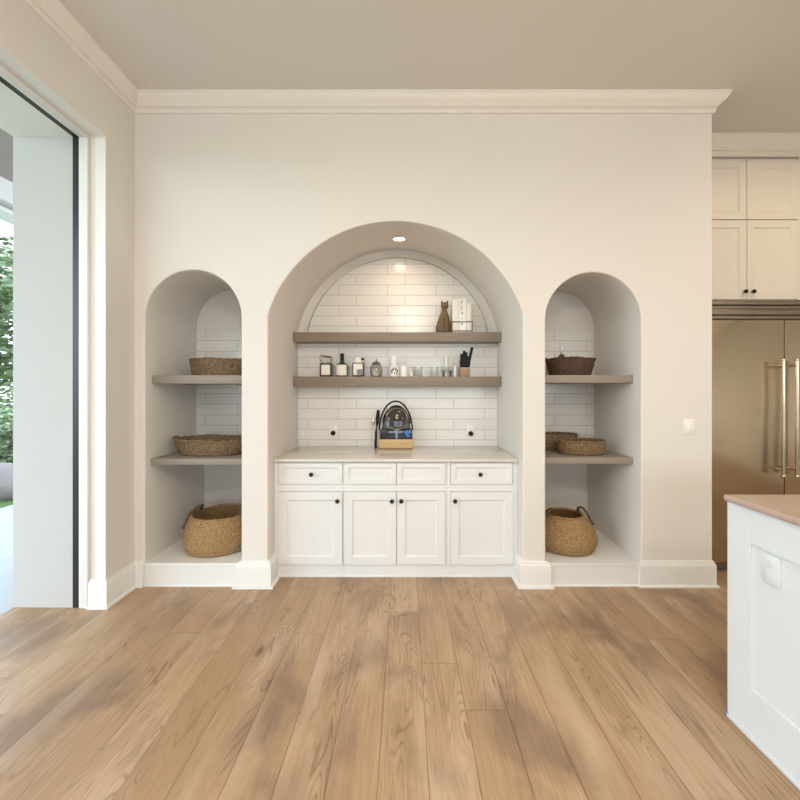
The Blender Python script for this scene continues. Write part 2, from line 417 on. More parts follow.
# door opening in the left wall: stucco reveal, white frame, black seal
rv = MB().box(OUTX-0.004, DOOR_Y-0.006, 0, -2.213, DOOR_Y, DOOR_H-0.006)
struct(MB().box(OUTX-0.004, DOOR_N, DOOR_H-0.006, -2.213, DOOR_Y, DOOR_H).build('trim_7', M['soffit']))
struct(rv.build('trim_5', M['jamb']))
df = MB().box(-2.168, DOOR_Y-0.016, 0, -2.128, DOOR_Y, DOOR_H-0.016, 0.002).box(-2.125, DOOR_Y-0.022, 0, -2.106, DOOR_Y, DOOR_H-0.022, 0.002)
df.box(-2.168, DOOR_N, DOOR_H-0.016, -2.128, DOOR_Y, DOOR_H, 0.002).box(-2.125, DOOR_N, DOOR_H-0.022, -2.106, DOOR_Y, DOOR_H, 0.002)
door = struct(df.build('door_1', M['trim']))
sl = MB().box(-2.213, DOOR_Y-0.010, 0, -2.168, DOOR_Y, DOOR_H-0.010).box(-2.213, DOOR_N, DOOR_H-0.010, -2.168, DOOR_Y, DOOR_H)
sl.build('door_seal', M['black'], door)
# painted white edge on the end of the left wall and over the door
struct(MB().box(-2.066, DOOR_Y-0.004, 0.19, -1.9985, DOOR_Y, DOOR_H-0.004).box(-2.066, DOOR_N, DOOR_H-0.004, -1.9985, DOOR_Y, DOOR_H).build('trim_6', M['trim']))

# ------------------------------------------------------------------ swept trim
def sweep(prof, path, ds=1.0, zoff=0.0):
    """profile (distance from wall, z) swept along a plan path, offset to the right of its direction with mitred corners"""
    P = [Vector((x, y)) for x, y in path]
    n = len(P); mb = MB(); rings = []
    for i in range(n):
        nn = []
        if i > 0: d = (P[i]-P[i-1]).normalized(); nn.append(Vector((d.y, -d.x)))
        if i < n-1: d = (P[i+1]-P[i]).normalized(); nn.append(Vector((d.y, -d.x)))
        if len(nn) == 2:
            m_ = nn[0]+nn[1]; off = m_*(2.0/m_.length_squared)
        else: off = nn[0]
        rings.append([(P[i].x+off.x*d_*ds, P[i].y+off.y*d_*ds, z+zoff) for d_, z in prof])
    mb.loft(rings, closed=True, cap0=True, cap1=True)
    return mb
crown = [(0, 0), (0.084, 0), (0.084, -0.014), (0.078, -0.018), (0.074, -0.028), (0.066, -0.042), (0.054, -0.054), (0.040, -0.064), (0.030, -0.074), (0.026, -0.080),
         (0.019, -0.0825), (0.019, -0.085), (0.024, -0.087), (0.024, -0.093), (0.017, -0.095), (0.017, -0.114), (0.012, -0.119), (0, -0.119)]
struct(sweep(crown, [(XL, YB), (XL, YF), (XR, YF), (XR, 3.6)], zoff=H).build('trim_1', M['crown'], sharp=30))
base = [(0, 0.188), (0.008, 0.188), (0.012, 0.180), (0.012, 0.172), (0.018, 0.162), (0.020, 0.150), (0.020, 0.018), (0.032, 0.012), (0.033, 0.0), (0, 0)]
struct(sweep(base, [(-2.104, DOOR_Y), (XL, DOOR_Y), (XL, YF), (-1.926, YF)]).build('baseboard_left', M['trim'], sharp=30))
struct(sweep(base, [(-1.211, YF+0.05), (-1.211, YF), (-1.013, YF), (-1.013, 3.035)], 1.5).build('baseboard_pier_left', M['trim'], sharp=30))
struct(sweep(base, [(0.873, 3.035), (0.873, YF), (1.040, YF), (1.040, YF+0.05)], 1.5).build('baseboard_pier_right', M['trim'], sharp=30))
struct(sweep(base, [(1.748, YF+0.02), (1.748, YF), (XR, YF), (XR, 3.07)]).build('baseboard_right', M['trim'], sharp=30))
struct(sweep(base, [(XL, YB), (XL, DOOR_N-0.02)]).build('baseboard_rear', M['trim'], sharp=30))
# boxed niche bottoms with a capped face
ledge = [(0, 0.174), (0.010, 0.174), (0.010, 0.152), (0.004, 0.147), (0.004, 0.014), (0.014, 0.010), (0.014, 0), (0, 0)]
for k, nm, n in (('left', 'trim_2', 0), ('right', 'trim_3', 1)):
    x0, x1 = niches[k]['f'][0][0], niches[k]['f'][-1][0]
    mb = sweep(ledge, [(x0, YF), (x1, YF)])
    mb.box(x0-0.002, YF, 0, x1+0.002, 3.745, 0.1735)
    struct(mb.build(nm, M['trim'], sharp=30))

# ------------------------------------------------------------------ shelves
def shelf(name, label, x0, x1, y0, y1, z0, z1, mat, group):
    o = MB().box(x0, y0, z0, x1, y1, z1, 0.004).build(name, mat, loc=((x0+x1)/2, y1, z0), world=True)
    return tag(o, label, 'shelf', group)
shelf('floating_shelf', 'thick taupe wood shelf under the tiled arch, holding a figurine and books', -1.012, 0.872, 3.522, 3.688, 1.885, 1.970, M['shelf'], 'arch niche shelves')
shelf('floating_shelf', 'thick taupe wood shelf holding jars, glasses and a knife block above the white counter', -1.012, 0.872, 3.522, 3.688, 1.478, 1.570, M['shelf'], 'arch niche shelves')
shelf('niche_shelf', 'grey shelf high in the left niche under the smaller brown basket', -1.924, -1.212, 2.964, 3.60, 1.497, 1.562, M['sshelf'], 'side niche shelves')
shelf('niche_shelf', 'grey shelf low in the left niche under the wide shallow basket', -1.924, -1.212, 2.945, 3.60, 0.883, 0.930, M['sshelf'], 'side niche shelves')
shelf('niche_shelf', 'grey shelf high in the right niche under the dark brown basket', 1.041, 1.747, 2.985, 3.60, 1.503, 1.564, M['sshelf'], 'side niche shelves')
shelf('niche_shelf', 'grey shelf low in the right niche under two round baskets', 1.041, 1.747, 2.985, 3.60, 0.881, 0.932, M['sshelf'], 'side niche shelves')

# ------------------------------------------------------------------ base cabinets
def shaker(x0, x1, z0, z1, yf, th=0.02, rail=0.055, rec=0.009):
    mb = MB()
    mb.box(x0+rail-0.004, yf+rec, z0+rail-0.004, x1-rail+0.004, yf+th, z1-rail+0.004)
    mb.box(x0, yf, z0, x0+rail, yf+th, z1, 0.0012, 1).box(x1-rail, yf, z0, x1, yf+th, z1, 0.0012, 1)
    mb.box(x0+rail-0.001, yf, z1-rail, x1-rail+0.001, yf+th, z1, 0.0012, 1).box(x0+rail-0.001, yf, z0, x1-rail+0.001, yf+th, z0+rail, 0.0012, 1)
    # small sloped bead inside the frame
    a, b_ = rail, rail+0.008
    rings = [[(x0+a, yf+0.001, z0+a), (x1-a, yf+0.001, z0+a), (x1-a, yf+0.001, z1-a), (x0+a, yf+0.001, z1-a)],
             [(x0+b_, yf+rec, z0+b_), (x1-b_, yf+rec, z0+b_), (x1-b_, yf+rec, z1-b_), (x0+b_, yf+rec, z1-b_)]]
    mb.loft(rings)
    return mb
def knob(x, z, y, parent, rad=0.0165):
    prof = [(0.006, 0), (0.006, 0.012), (0.010, 0.016), (rad, 0.021), (rad, 0.027), (rad*0.75, 0.032), (0.004, 0.034)]
    mb = MB().lathe(prof, seg=20)
    mb.xf(Matrix.Translation((x, y, z)) @ Matrix.Rotation(PI/2, 4, 'X'))
    return mb.build('knob', M['knob'], parent, world=True)
CY = 3.012   # front of doors
def X_(px): return (px-405)/129.6
def cabinet(label, x0, x1, doors, drawers, zr):
    c = thing('base_cabinet', label, 'cabinet', ((x0+x1)/2, 3.35, 0), 0, 'white base cabinets')
    b = MB().box(x0, CY+0.020, 0.092, x1, 3.68, 0.895)            # body behind the doors
    b.box(x0, CY+0.012, 0.0, x1, CY+0.06, 0.092)                   # toe board
    b.box(x0, CY+0.004, 0.0, x1, CY+0.03, 0.012, 0.002)            # shoe strip
    # face frame stiles and rails between the fronts
    fx = sorted({d[0] for d in doors} | {d[1] for d in doors})
    b.box(x0, CY+0.006, 0.092, fx[0]-0.002, CY+0.022, 0.895).box(fx[-1]+0.002, CY+0.006, 0.092, x1, CY+0.022, 0.895)
    b.box(fx[0]-0.002, CY+0.006, 0.665, fx[-1]+0.002, CY+0.022, 0.719).box(fx[0]-0.002, CY+0.006, 0.888, fx[-1]+0.002, CY+0.022, 0.895)
    b.build('body', M['cab'], c, world=True)
    for (a, d, k) in doors:
        o = shaker(a, d, 0.099, 0.662, CY-0.002, rail=0.064).build('door', M['cab'], c, world=True)
        if k is not None: knob(k, 0.596, CY-0.002, o)
    for (a, d, k) in drawers:
        o = shaker(a, d, 0.722, 0.885, CY-0.002, rail=0.036).build('drawer', M['cab'], c, world=True)
        if k is not None: knob(k, 0.800, CY-0.002, o)
    return c
cabinet('left white base cabinet with one door and one knobbed drawer', -1.011, X_(343.0), [(X_(278.3), X_(342.2), X_(337.7))], [(X_(278.6), X_(342.2), X_(311.8))], 0)
cabinet('middle white base cabinet with a pair of doors under two knobless drawer fronts', X_(343.0)+0.001, X_(447.5),
        [(X_(343.9), X_(396.3), X_(392.0)), (X_(397.0), X_(445.2), X_(401.3))], [(X_(343.9), X_(396.3), None), (X_(397.0), X_(445.2), None)], 0)
cabinet('right white base cabinet with one door and one knobbed drawer', X_(447.5)+0.001, 0.871, [(X_(450.6), X_(513.0), X_(454.8))], [(X_(450.8), X_(512.6), X_(480.0))], 0)
tag(MB().box(-1.011, 2.992, 0.895, 0.871, 3.687, 0.919, 0.004).build('countertop', M['counter'], loc=(CX, 3.34, 0.895), world=True),
    'pale stone countertop across the three white base cabinets in the arch', 'countertop')

# ------------------------------------------------------------------ fridge and cabinets above it
FY = 3.075
fr = thing('refrigerator', 'tall stainless steel double refrigerator at the right edge', 'refrigerator', (3.0, 3.4, 0))
MB().box(2.29, FY+0.045, 0.10, 3.72, 3.88, 2.145).build('body', M['dsteel'], fr, world=True)
SEAM = 2.992
for a, b_, hx in ((2.292, SEAM-0.003, SEAM-0.066), (SEAM+0.003, 3.715, SEAM+0.040)):
    d = MB().box(a, FY, 0.085, b_, FY+0.045, 2.002, 0.004).build('door', M['steel'], fr, world=True)
    h = MB()
    h.tube([(hx, FY-0.062, 0.78), (hx, FY-0.062, 1.685)], 0.0135, 16)
    for z in (0.83, 1.64):
        h.tube([(hx, FY+0.002, z), (hx, FY-0.062, z)], 0.009, 12)
    for z in (0.775, 1.675):
        h.lathe([(0.0155, 0), (0.0165, 0.003), (0.0165, 0.013), (0.0155, 0.016)], (hx, FY-0.062, z), 16)
    h.build('handle', M['steel'], d, world=True)
g = MB()
for i, (z0, z1, y) in enumerate(((2.012, 2.040, 0.012), (2.044, 2.088, 0.0), (2.092, 2.118, 0.010), (2.122, 2.150, -0.004))):
    g.box(2.292, FY+y, z0, 3.715, FY+0.06, z1, 0.004)
g.build('top_grille', M['dsteel'], fr, world=True)
g = MB().box(2.292, FY+0.05, 0.0, 3.715, FY+0.09, 0.085)
for i in range(4): g.box(2.295, FY+0.035, 0.012+i*0.018, 3.712, FY+0.055, 0.022+i*0.018, 0.002)
g.build('toe_grille', M['dsteel'], fr, world=True)

UY = 3.33
def XU(px): return (px-405)/117.1
uc = thing('wall_cabinet', 'cream two-tier cabinet above the stainless refrigerator, with dark knobs', 'cabinet', (3.0, 3.6, 2.217))
u = MB().box(2.275, UY+0.018, 2.217, 3.95, 3.90, 3.44)
u.box(2.275, UY+0.004, 2.217, XU(695.5), UY+0.02, 3.44).box(XU(798.6), UY+0.004, 2.217, 3.95, UY+0.02, 3.44)
u.build('body', M['upcab'], uc, world=True)
for a, b_, kx in ((XU(696), XU(746.4), XU(743.6)), (XU(747), XU(798), XU(751.6))):
    shaker(a, b_, 2.906, 3.410, UY-0.002, rail=0.062).build('door', M['upcab'], uc, world=True)
    o = shaker(a, b_, 2.222, 2.897, UY-0.002, rail=0.062).build('door', M['upcab'], uc, world=True)
    knob(kx, 2.285, UY-0.002, o, 0.017)
cc = [(0, 0), (0.062, 0), (0.062, -0.02), (0.050, -0.035), (0.030, -0.085), (0.022, -0.10), (0.022, -0.125), (0.012, -0.13), (0.012, -0.172), (0, -0.175)]
sweep(cc, [(2.275, UY), (3.95, UY)], zoff=H-0.002).build('crown_molding', M['upcab'], uc, world=True, sharp=30)

# ------------------------------------------------------------------ island
IX, IY = 1.440, 1.743
isl = thing('kitchen_island', 'white panelled kitchen island at the right edge with a rosy stone top', 'island', (2.0, 0.4, 0))
b = MB().box(IX+0.022, -1.2, 0.0, 2.46, IY-0.001, 0.957)
b.build('body', M['isl'], isl, world=True)
def island_panel(y0, y1, first):
    # frame-and-panel on the -x face; local shaker built facing -y then turned
    mb = MB()
    yf = IX
    stile, top, bot = 0.118, 0.145, 0.21
    def bx(ya, za, yb, zb, x0=IX, x1=IX+0.024, bev=0.0015): mb.box(x0, ya, za, x1, yb, zb, bev, 1)
    bx(y1-stile, 0.0, y1, 0.957); bx(y0, 0.0, y0+stile, 0.957)
    bx(y0+stile-0.001, 0.957-top, y1-stile+0.001, 0.957); bx(y0+stile-0.001, 0, y1-stile+0.001, bot)
    mb.box(IX+0.007, y0+stile-0.003, bot-0.003, IX+0.024, y1-stile+0.003, 0.957-top+0.003)
    return mb
for (y0, y1) in ((0.62, IY), (-0.50, 0.618), (-1.2, -0.502)):
    island_panel(y0, y1, False).build('side_panel', M['isl'], isl, world=True)
MB().box(IX-0.010, -1.21, 0, IX+0.01, IY+0.008, 0.016, 0.004).box(IX-0.010, IY-0.012, 0, 2.47, IY+0.008, 0.016, 0.004).build('shoe_molding', M['isl'], isl, world=True)
tag(MB().box(IX-0.016, -1.26, 0.957, 2.55, IY+0.008, 0.986, 0.012, 4).build('island_countertop', M['istop'], loc=(2.0, 0.25, 0.957), world=True),
    'rosy beige stone top on the white kitchen island', 'countertop')
op = thing('outlet', 'white outlet plate on the side of the white kitchen island', 'outlet', (IX+0.007, 1.535, 0.745))
MB().box(-0.008, -0.037, -0.058, 0.0, 0.037, 0.058, 0.002).build('plate', M['isl'], op)
MB().box(-0.0086, -0.017, 0.008, -0.006, 0.017, 0.040, 0.001).box(-0.0086, -0.017, -0.040, -0.006, 0.017, -0.008, 0.001).build('socket', M['isl'], op)

# ------------------------------------------------------------------ wall fittings
sw = thing('light_switch', 'white light switch plate on the wall right of the right niche', 'light switch', (2.097, YF, 1.176))
MB().box(-0.042, -0.006, -0.058, 0.042, 0, 0.058, 0.003).build('plate', M['plate'], sw)
rk = MB().box(-0.016, -0.009, -0.033, 0.016, -0.004, 0.033, 0.002); rk.build('rocker', M['white'], sw)
for px, py, lab in ((333.5, 430.5, 'white outlet with a dark plug on the tile, left of the counter appliance'), (470.5, 431, 'white outlet with a dark plug on the tile, right of the counter appliance')):
    s = 390/3.688
    o = thing('outlet', lab, 'outlet', ((px-405)/s, 3.688, 1.457-(py-389)/s), 0, 'backsplash outlets')
    MB().box(-0.036, -0.006, -0.058, 0.036, 0, 0.058, 0.003).build('plate', M['plate'], o)
    MB().box(-0.017, -0.0075, 0.010, 0.017, -0.005, 0.042, 0.001).build('socket', M['white'], o)
    pl = MB().lathe([(0.012, 0), (0.022, 0.004), (0.022, 0.022), (0.014, 0.03), (0.005, 0.032)], seg=16)
    pl.xf(Matrix.Translation((0, -0.005, -0.022)) @ Matrix.Rotation(PI/2, 4, 'X')); pl.build('plug', M['blackp'], o)

# recessed lamp in the arch soffit
ls_y = 3.33
t = (ls_y-YF)/(3.70-YF); zs = 2.700*(1-t)+2.777*t
tilt = math.atan2(0.077, 0.815)
dl = thing('recessed_downlight', 'small round lit downlight in the underside of the big arch', 'ceiling light', (-0.05, ls_y, zs-0.001))
dl.rotation_euler = (tilt, 0, 0)
ring = MB().lathe([(0.050, 0.0), (0.064, 0.002), (0.064, -0.005), (0.056, -0.008), (0.049, -0.005), (0.049, 0.0)], seg=32, cap0=False, cap1=False)
ring.build('trim_ring', M['trim'], dl)
MB().lathe([(0.049, -0.001), (0.049, -0.004)], seg=32).build('lens', M['warm_light'], dl)

# ------------------------------------------------------------------ baskets
def basket(name, label, loc, prof, sx, sy, mat, strands, rowh, amp=0.004, group='woven baskets', rim=0.009, seg=160, lean=0.0, wob=0.0):
    """open woven basket: coiled rows over upright strands, thick wall, rim roll. prof = [(r, z)...] outer"""
    root = thing(name, label, 'basket', loc, 0, group)
    # resample profile
    P = []; tot = 0
    for (r0, z0), (r1, z1) in zip(prof, prof[1:]): tot += math.hypot(r1-r0, z1-z0)
    step = rowh/4; n = max(8, int(tot/step))
    def at(s):
        for (r0, z0), (r1, z1) in zip(prof, prof[1:]):
            d = math.hypot(r1-r0, z1-z0)
            if s <= d or (r1, z1) == prof[-1]:
                k = min(1, s/d); return r0+(r1-r0)*k, z0+(z1-z0)*k
            s -= d
    rings = [[(0.001*math.cos(2*PI*i/seg), 0.001*math.sin(2*PI*i/seg), 0.0) for i in range(seg)]]
    ztop = prof[-1][1]
    for j in range(n+1):
        s = tot*j/n; rr, zz = at(s); row = int(s/rowh)
        ph = abs(math.sin(PI*s/rowh)); ring_ = []
        for i in range(seg):
            th = 2*PI*i/seg
            wv = math.sin(strands*th/2 + PI*row)
            d = amp*(0.55*ph + 0.7*ph*wv) + random.uniform(-1, 1)*amp*0.22
            wz = wob*math.sin(3*th+1.1)*zz/ztop + wob*0.6*math.sin(7*th+0.4)*zz/ztop
            ring_.append(((rr+d)*sx*math.cos(th), (rr+d)*sy*math.sin(th), max(0.0, zz+wz)))
        rings.append(ring_)
    # inner wall
    for k in (1.0, 0.75, 0.5, 0.25, 0.0):
        s = tot*k; rr, zz = at(s); zz = max(zz, 0.012)
        rings.append([((rr-0.012)*sx*math.cos(2*PI*i/seg), (rr-0.012)*sy*math.sin(2*PI*i/seg),
                       zz + (wob*math.sin(3*2*PI*i/seg+1.1)+wob*0.6*math.sin(7*2*PI*i/seg+0.4))*zz/ztop) for i in range(seg)])
    rings.append([(0.001*math.cos(2*PI*i/seg), 0.001*math.sin(2*PI*i/seg), 0.012) for i in range(seg)])
    MB().loft(rings, closed=True).build('body', mat, root, sharp=80)
    # braided rim
    rr, zz = prof[-1]; pts = []; m = 120
    rm = MB()
    for strand in (0, 1):
        pts = []
        for i in range(m):
            th = 2*PI*i/m; q = 26*th/2 + PI*strand
            wz = wob*math.sin(3*th+1.1) + wob*0.6*math.sin(7*th+0.4)
            pts.append(((rr-0.005+0.5*rim*math.cos(q))*sx*math.cos(th), (rr-0.005+0.5*rim*math.cos(q))*sy*math.sin(th), zz+wz+0.5*rim*math.sin(q)))
        rm.tube(pts, rim*0.72, 8, closed=True)
    rm.build('rim', mat, root, sharp=80)
    return root
def strap(root, pts, rad, mat=None):
    # smooth the handle curve
    V = [Vector(p) for p in pts]
    for _ in range(3):
        o = [V[0]]
        for a, b_ in zip(V, V[1:]): o += [a*0.75+b_*0.25, a*0.25+b_*0.75]
        V = o+[V[-1]]
    return MB().tube(V, rad, 10).build('handle', mat or M['handle'], root, sharp=80)

basket('wicker_basket', 'oval brown wicker basket on the high shelf of the left niche', (-1.535, 3.28, 1.562), [(0.228, 0.0), (0.236, 0.012), (0.258, 0.135)], 1.0, 0.72, M['wick'], 46, 0.016, 0.005, wob=0.002)
b2 = basket('wicker_basket', 'wide shallow oval basket on the low shelf of the left niche', (-1.57, 3.20, 0.930), [(0.245, 0.0), (0.26, 0.010), (0.285, 0.06), (0.302, 0.120)], 1.0, 0.66, M['wick'], 52, 0.014, 0.005, wob=0.004)
strap(b2, [(-0.288, -0.04, 0.105), (-0.310, -0.04, 0.130), (-0.316, 0.0, 0.136), (-0.310, 0.04, 0.130), (-0.288, 0.04, 0.105)], 0.009, M['wick'])
strap(b2, [(0.285, -0.04, 0.105), (0.30, -0.04, 0.145), (0.306, 0.0, 0.155), (0.30, 0.04, 0.145), (0.285, 0.04, 0.105)], 0.008, M['wick'])
b3 = basket('seagrass_basket', 'large golden seagrass basket on the floor of the left niche', (-1.515, 3.20, 0.1735),
            [(0.24, 0.0), (0.265, 0.012), (0.286, 0.06), (0.286, 0.13), (0.264, 0.205), (0.238, 0.255), (0.230, 0.272)], 0.93, 0.95, M['seag'], 70, 0.015, 0.0042)
strap(b3, [(-0.250, -0.10, 0.175), (-0.242, -0.09, 0.205), (-0.205, -0.07, 0.285), (-0.168, -0.05, 0.325), (-0.148, -0.01, 0.330), (-0.168, 0.05, 0.315), (-0.218, 0.09, 0.255), (-0.248, 0.10, 0.18)], 0.012)
b4 = basket('wicker_basket', 'dark brown wicker basket on the high shelf of the right niche', (1.378, 3.26, 1.564), [(0.150, 0.0), (0.162, 0.010), (0.186, 0.08), (0.192, 0.140)], 1.0, 0.8, M['dwick'], 40, 0.017, 0.005, wob=0.003)
strap(b4, [(0.185, -0.03, 0.12), (0.203, -0.03, 0.146), (0.203, 0.03, 0.146), (0.185, 0.03, 0.12)], 0.008, M['dwick'])
strap(b4, [(-0.185, -0.03, 0.12), (-0.203, -0.03, 0.146), (-0.203, 0.03, 0.146), (-0.185, 0.03, 0.12)], 0.008, M['dwick'])
basket('wicker_basket', 'front of two round brown baskets on the low shelf of the right niche', (1.435, 3.175, 0.932), [(0.165, 0.0), (0.18, 0.012), (0.190, 0.055), (0.182, 0.106)], 1.0, 0.70, M['wick'], 40, 0.014, 0.0045)
basket('wicker_basket', 'rear of two round brown baskets on the low shelf of the right niche', (1.315, 3.455, 0.932), [(0.17, 0.0), (0.185, 0.012), (0.205, 0.07), (0.205, 0.125)], 1.0, 0.60, M['wick'], 40, 0.014, 0.0045)
b6 = basket('seagrass_basket', 'pot-bellied golden seagrass basket on the floor of the right niche', (1.305, 3.19, 0.1735),
            [(0.20, 0.0), (0.228, 0.012), (0.252, 0.055), (0.254, 0.095), (0.232, 0.160), (0.190, 0.220), (0.155, 0.254), (0.150, 0.265)], 0.95, 0.97, M['seag'], 66, 0.014, 0.0042)
strap(b6, [(0.205, -0.06, 0.195), (0.172, -0.05, 0.262), (0.142, -0.04, 0.315), (0.118, -0.03, 0.330), (0.105, -0.01, 0.315), (0.118, 0.03, 0.285), (0.160, 0.05, 0.255)], 0.010)
strap(b6, [(-0.205, -0.06, 0.195), (-0.172, -0.05, 0.262), (-0.142, -0.04, 0.300), (-0.118, -0.03, 0.305), (-0.105, 0.0, 0.300), (-0.118, 0.03, 0.285), (-0.160, 0.05, 0.255)], 0.010)
bt = thing('bottle', 'small clear bottle standing in the dark basket on the high right shelf', 'bottle', (1.325, 3.30, 1.578))
MB().lathe([(0.030, 0), (0.033, 0.006), (0.033, 0.13), (0.026, 0.155), (0.012, 0.175), (0.012, 0.205)], seg=24).build('body', M['glass'], bt)
MB().lathe([(0.014, 0.203), (0.014, 0.232), (0.011, 0.236)], seg=20).build('cap', M['white'], bt)

# ------------------------------------------------------------------ jars, glasses, knives on the lower arch shelf
SZ, SY = 1.570, 3.60
def SX(px): return (px-405)*SY/390
def tumbler(name, label, x, r, h, mat, z=SZ, y=SY, group='glasses on the arch shelf', cat='glass', taper=0.9):
    t = [(r*taper*0.96, 0), (r*taper, 0.004), (r, h), (r-0.003, h), (r*taper-0.003, 0.010)]
    o = MB().lathe(t, seg=28).build(name, mat, loc=(x, y, z))
    return tag(o, label, cat, group)
# clip-top jar of white grains
j = thing('storage_jar', 'square glass jar of pale grains with a wire-clip lid on the shelf', 'jar', (SX(326.6), SY, SZ), 0, 'jars on the arch shelf')
MB().box(-0.056, -0.050, 0.0, 0.056, 0.050, 0.125, 0.012, 3).build('body', M['dglass'], j)
MB().box(-0.044, -0.0515, 0.010, 0.044, 0.044, 0.112, 0.008, 2).build('contents', M['paper'], j)
MB().lathe([(0.040, 0.122), (0.046, 0.130), (0.046, 0.170), (0.050, 0.176), (0.050, 0.186), (0.030, 0.194)], seg=28).build('lid', M['glass'], j)
MB().tube([(-0.052, -0.02, 0.135), (-0.053, -0.045, 0.180), (-0.046, -0.052, 0.196), (0.046, -0.052, 0.176), (0.053, -0.040, 0.165), (0.052, -0.02, 0.135)], 0.0032, 8).build('clip_wire', M['knob'], j)
# round bottle with dark neck
j = thing('bottle', 'squat bottle with a dark neck and a white label on the shelf', 'bottle', (SX(342), SY, SZ), 0, 'jars on the arch shelf')
MB().lathe([(0.050, 0), (0.056, 0.006), (0.057, 0.095), (0.050, 0.115), (0.026, 0.128), (0.018, 0.136), (0.017, 0.150)], seg=32).build('body', M['dglass'], j)
lb = MB(); lb.loft([[(0.0582*math.cos(a), 0.0582*math.sin(a), z) for a in [math.radians(-90+(-58+116*i/20)) for i in range(21)]] for z in (0.012, 0.108)], closed=False)
lb.build('label_front', M['paper'], j)
MB().lathe([(0.018, 0.148), (0.018, 0.200), (0.020, 0.202), (0.020, 0.212), (0.014, 0.215)], seg=20).build('neck', M['blackp'], j)
# jar with domed white lid and printed label
j = thing('storage_jar', 'dark framed jar with a white domed lid and a grey printed label', 'jar', (SX(358.6), SY, SZ), 0, 'jars on the arch shelf')
MB().box(-0.053, -0.050, 0.0, 0.053, 0.050, 0.128, 0.010, 3).build('body', M['dglass'], j)
MB().box(-0.042, -0.0525, 0.014, 0.042, -0.0495, 0.118, 0.001).build('label_front', M['paper'], j)
MB().box(-0.010, -0.0540, 0.018, 0.040, -0.052, 0.066, 0.001).build('label_print', M['grey'], j)
MB().lathe([(0.050, 0.126), (0.053, 0.132), (0.052, 0.150), (0.042, 0.176), (0.022, 0.192), (0.004, 0.196)], seg=28).build('lid', M['white'], j)
MB().box(0.030, -0.056, 0.150, 0.056, -0.034, 0.170, 0.004).build('clasp', M['knob'], j)
# ginger jar
j = thing('storage_jar', 'clear round jar of beige grains with a dark pointed lid, nearest the stacked cups', 'jar', (SX(376.3), SY, SZ), 0, 'jars on the arch shelf')
MB().lathe([(0.048, 0), (0.056, 0.008), (0.058, 0.070), (0.050, 0.100), (0.042, 0.108), (0.039, 0.108), (0.047, 0.098), (0.054, 0.070), (0.053, 0.010)], seg=32).build('body', M['glass'], j)
MB().lathe([(0.047, 0.008), (0.051, 0.014), (0.052, 0.068), (0.047, 0.080)], seg=32).build('contents', M['beige'], j)
MB().lathe([(0.042, 0.107), (0.042, 0.114), (0.030, 0.132), (0.010, 0.140), (0.006, 0.146)], seg=28).build('lid', M['bronze'], j)
MB().lathe([(0.004, 0.144), (0.003, 0.168), (0.001, 0.172)], seg=12).build('finial', M['bronze'], j)
# stacked cups
c = thing('patterned_cup', 'white cup with dark marks, lower of two stacked cups on the lower shelf', 'cup', (SX(394.5), SY, SZ), 0, 'cups on the arch shelf')
MB().lathe([(0.042, 0), (0.046, 0.004), (0.049, 0.095), (0.046, 0.095), (0.043, 0.010)], seg=32).build('body', M['white'], c)
mk = MB()
for a0, a1, z0, z1 in ((-125, -112, 0.030, 0.062), (-112, -100, 0.052, 0.074), (-96, -86, 0.022, 0.045), (-80, -66, 0.050, 0.080), (-70, -56, 0.018, 0.040), (-100, -90, 0.062, 0.086), (-60, -48, 0.040, 0.064)):
    mk.loft([[(0.0488*math.cos(math.radians(a0+(a1-a0)*i/4)), 0.0488*math.sin(math.radians(a0+(a1-a0)*i/4)), z) for i in range(5)] for z in (z0, z1)], closed=False)
mk.build('pattern', M['ink'], c)
tumbler('tumbler', 'white tumbler standing on the patterned cup on the lower shelf', SX(394), 0.037, 0.088, M['white'], z=SZ+0.0955, group='cups on the arch shelf', cat='cup')
mg = thing('mug', 'plain white mug right of the patterned cup on the lower shelf', 'mug', (SX(404), SY-0.005, SZ), 0, 'cups on the arch shelf')
MB().lathe([(0.032, 0), (0.035, 0.004), (0.036, 0.098), (0.033, 0.098), (0.031, 0.010)], seg=32).build('body', M['white'], mg)
MB().tube([(0.034, -0.01, 0.078), (0.052, -0.014, 0.076), (0.060, -0.016, 0.052), (0.052, -0.014, 0.028), (0.034, -0.01, 0.024)], 0.0055, 8).build('handle', M['white'], mg)
j = thing('salt_shaker', 'tiny white shaker just right of the plain white mug', 'shaker', (SX(411.5), SY-0.02, SZ), 0, 'cups on the arch shelf')
MB().lathe([(0.012, 0), (0.014, 0.003), (0.012, 0.030), (0.006, 0.038)], seg=20).build('body', M['white'], j)
MB().lathe([(0.009, 0.032), (0.008, 0.042), (0.003, 0.045)], seg=16).build('cap', M['plate'], j)
tumbler('drinking_glass', 'short clear tumbler, nearest the white mug and shaker', SX(418), 0.040, 0.092, M['glass'])
tumbler('drinking_glass', 'short clear tumbler in the middle of the glasses, left of the small stemmed glasses', SX(434.5), 0.036, 0.092, M['glass'])
for px, lab in ((443.3, 'small stemmed glass with a dark stem, left of its pair'), (450.2, 'small stemmed glass with a dark stem, right of its pair')):
    st = thing('stemmed_glass', lab, 'glass', (SX(px), SY-0.015, SZ), 0, 'small stemmed glasses')
    MB().lathe([(0.024, 0), (0.024, 0.003), (0.006, 0.007), (0.005, 0.036), (0.010, 0.042)], seg=20).build('stem', M['knob'], st)
    MB().lathe([(0.010, 0.040), (0.024, 0.056), (0.027, 0.092), (0.025, 0.092), (0.022, 0.058), (0.008, 0.044)], seg=24).build('bowl', M['glass'], st)
tumbler('tumbler', 'slim tall white cup behind the small stemmed glasses', SX(446.8), 0.018, 0.186, M['white'], y=SY+0.045, group='cups on the arch shelf', cat='cup', taper=0.85)
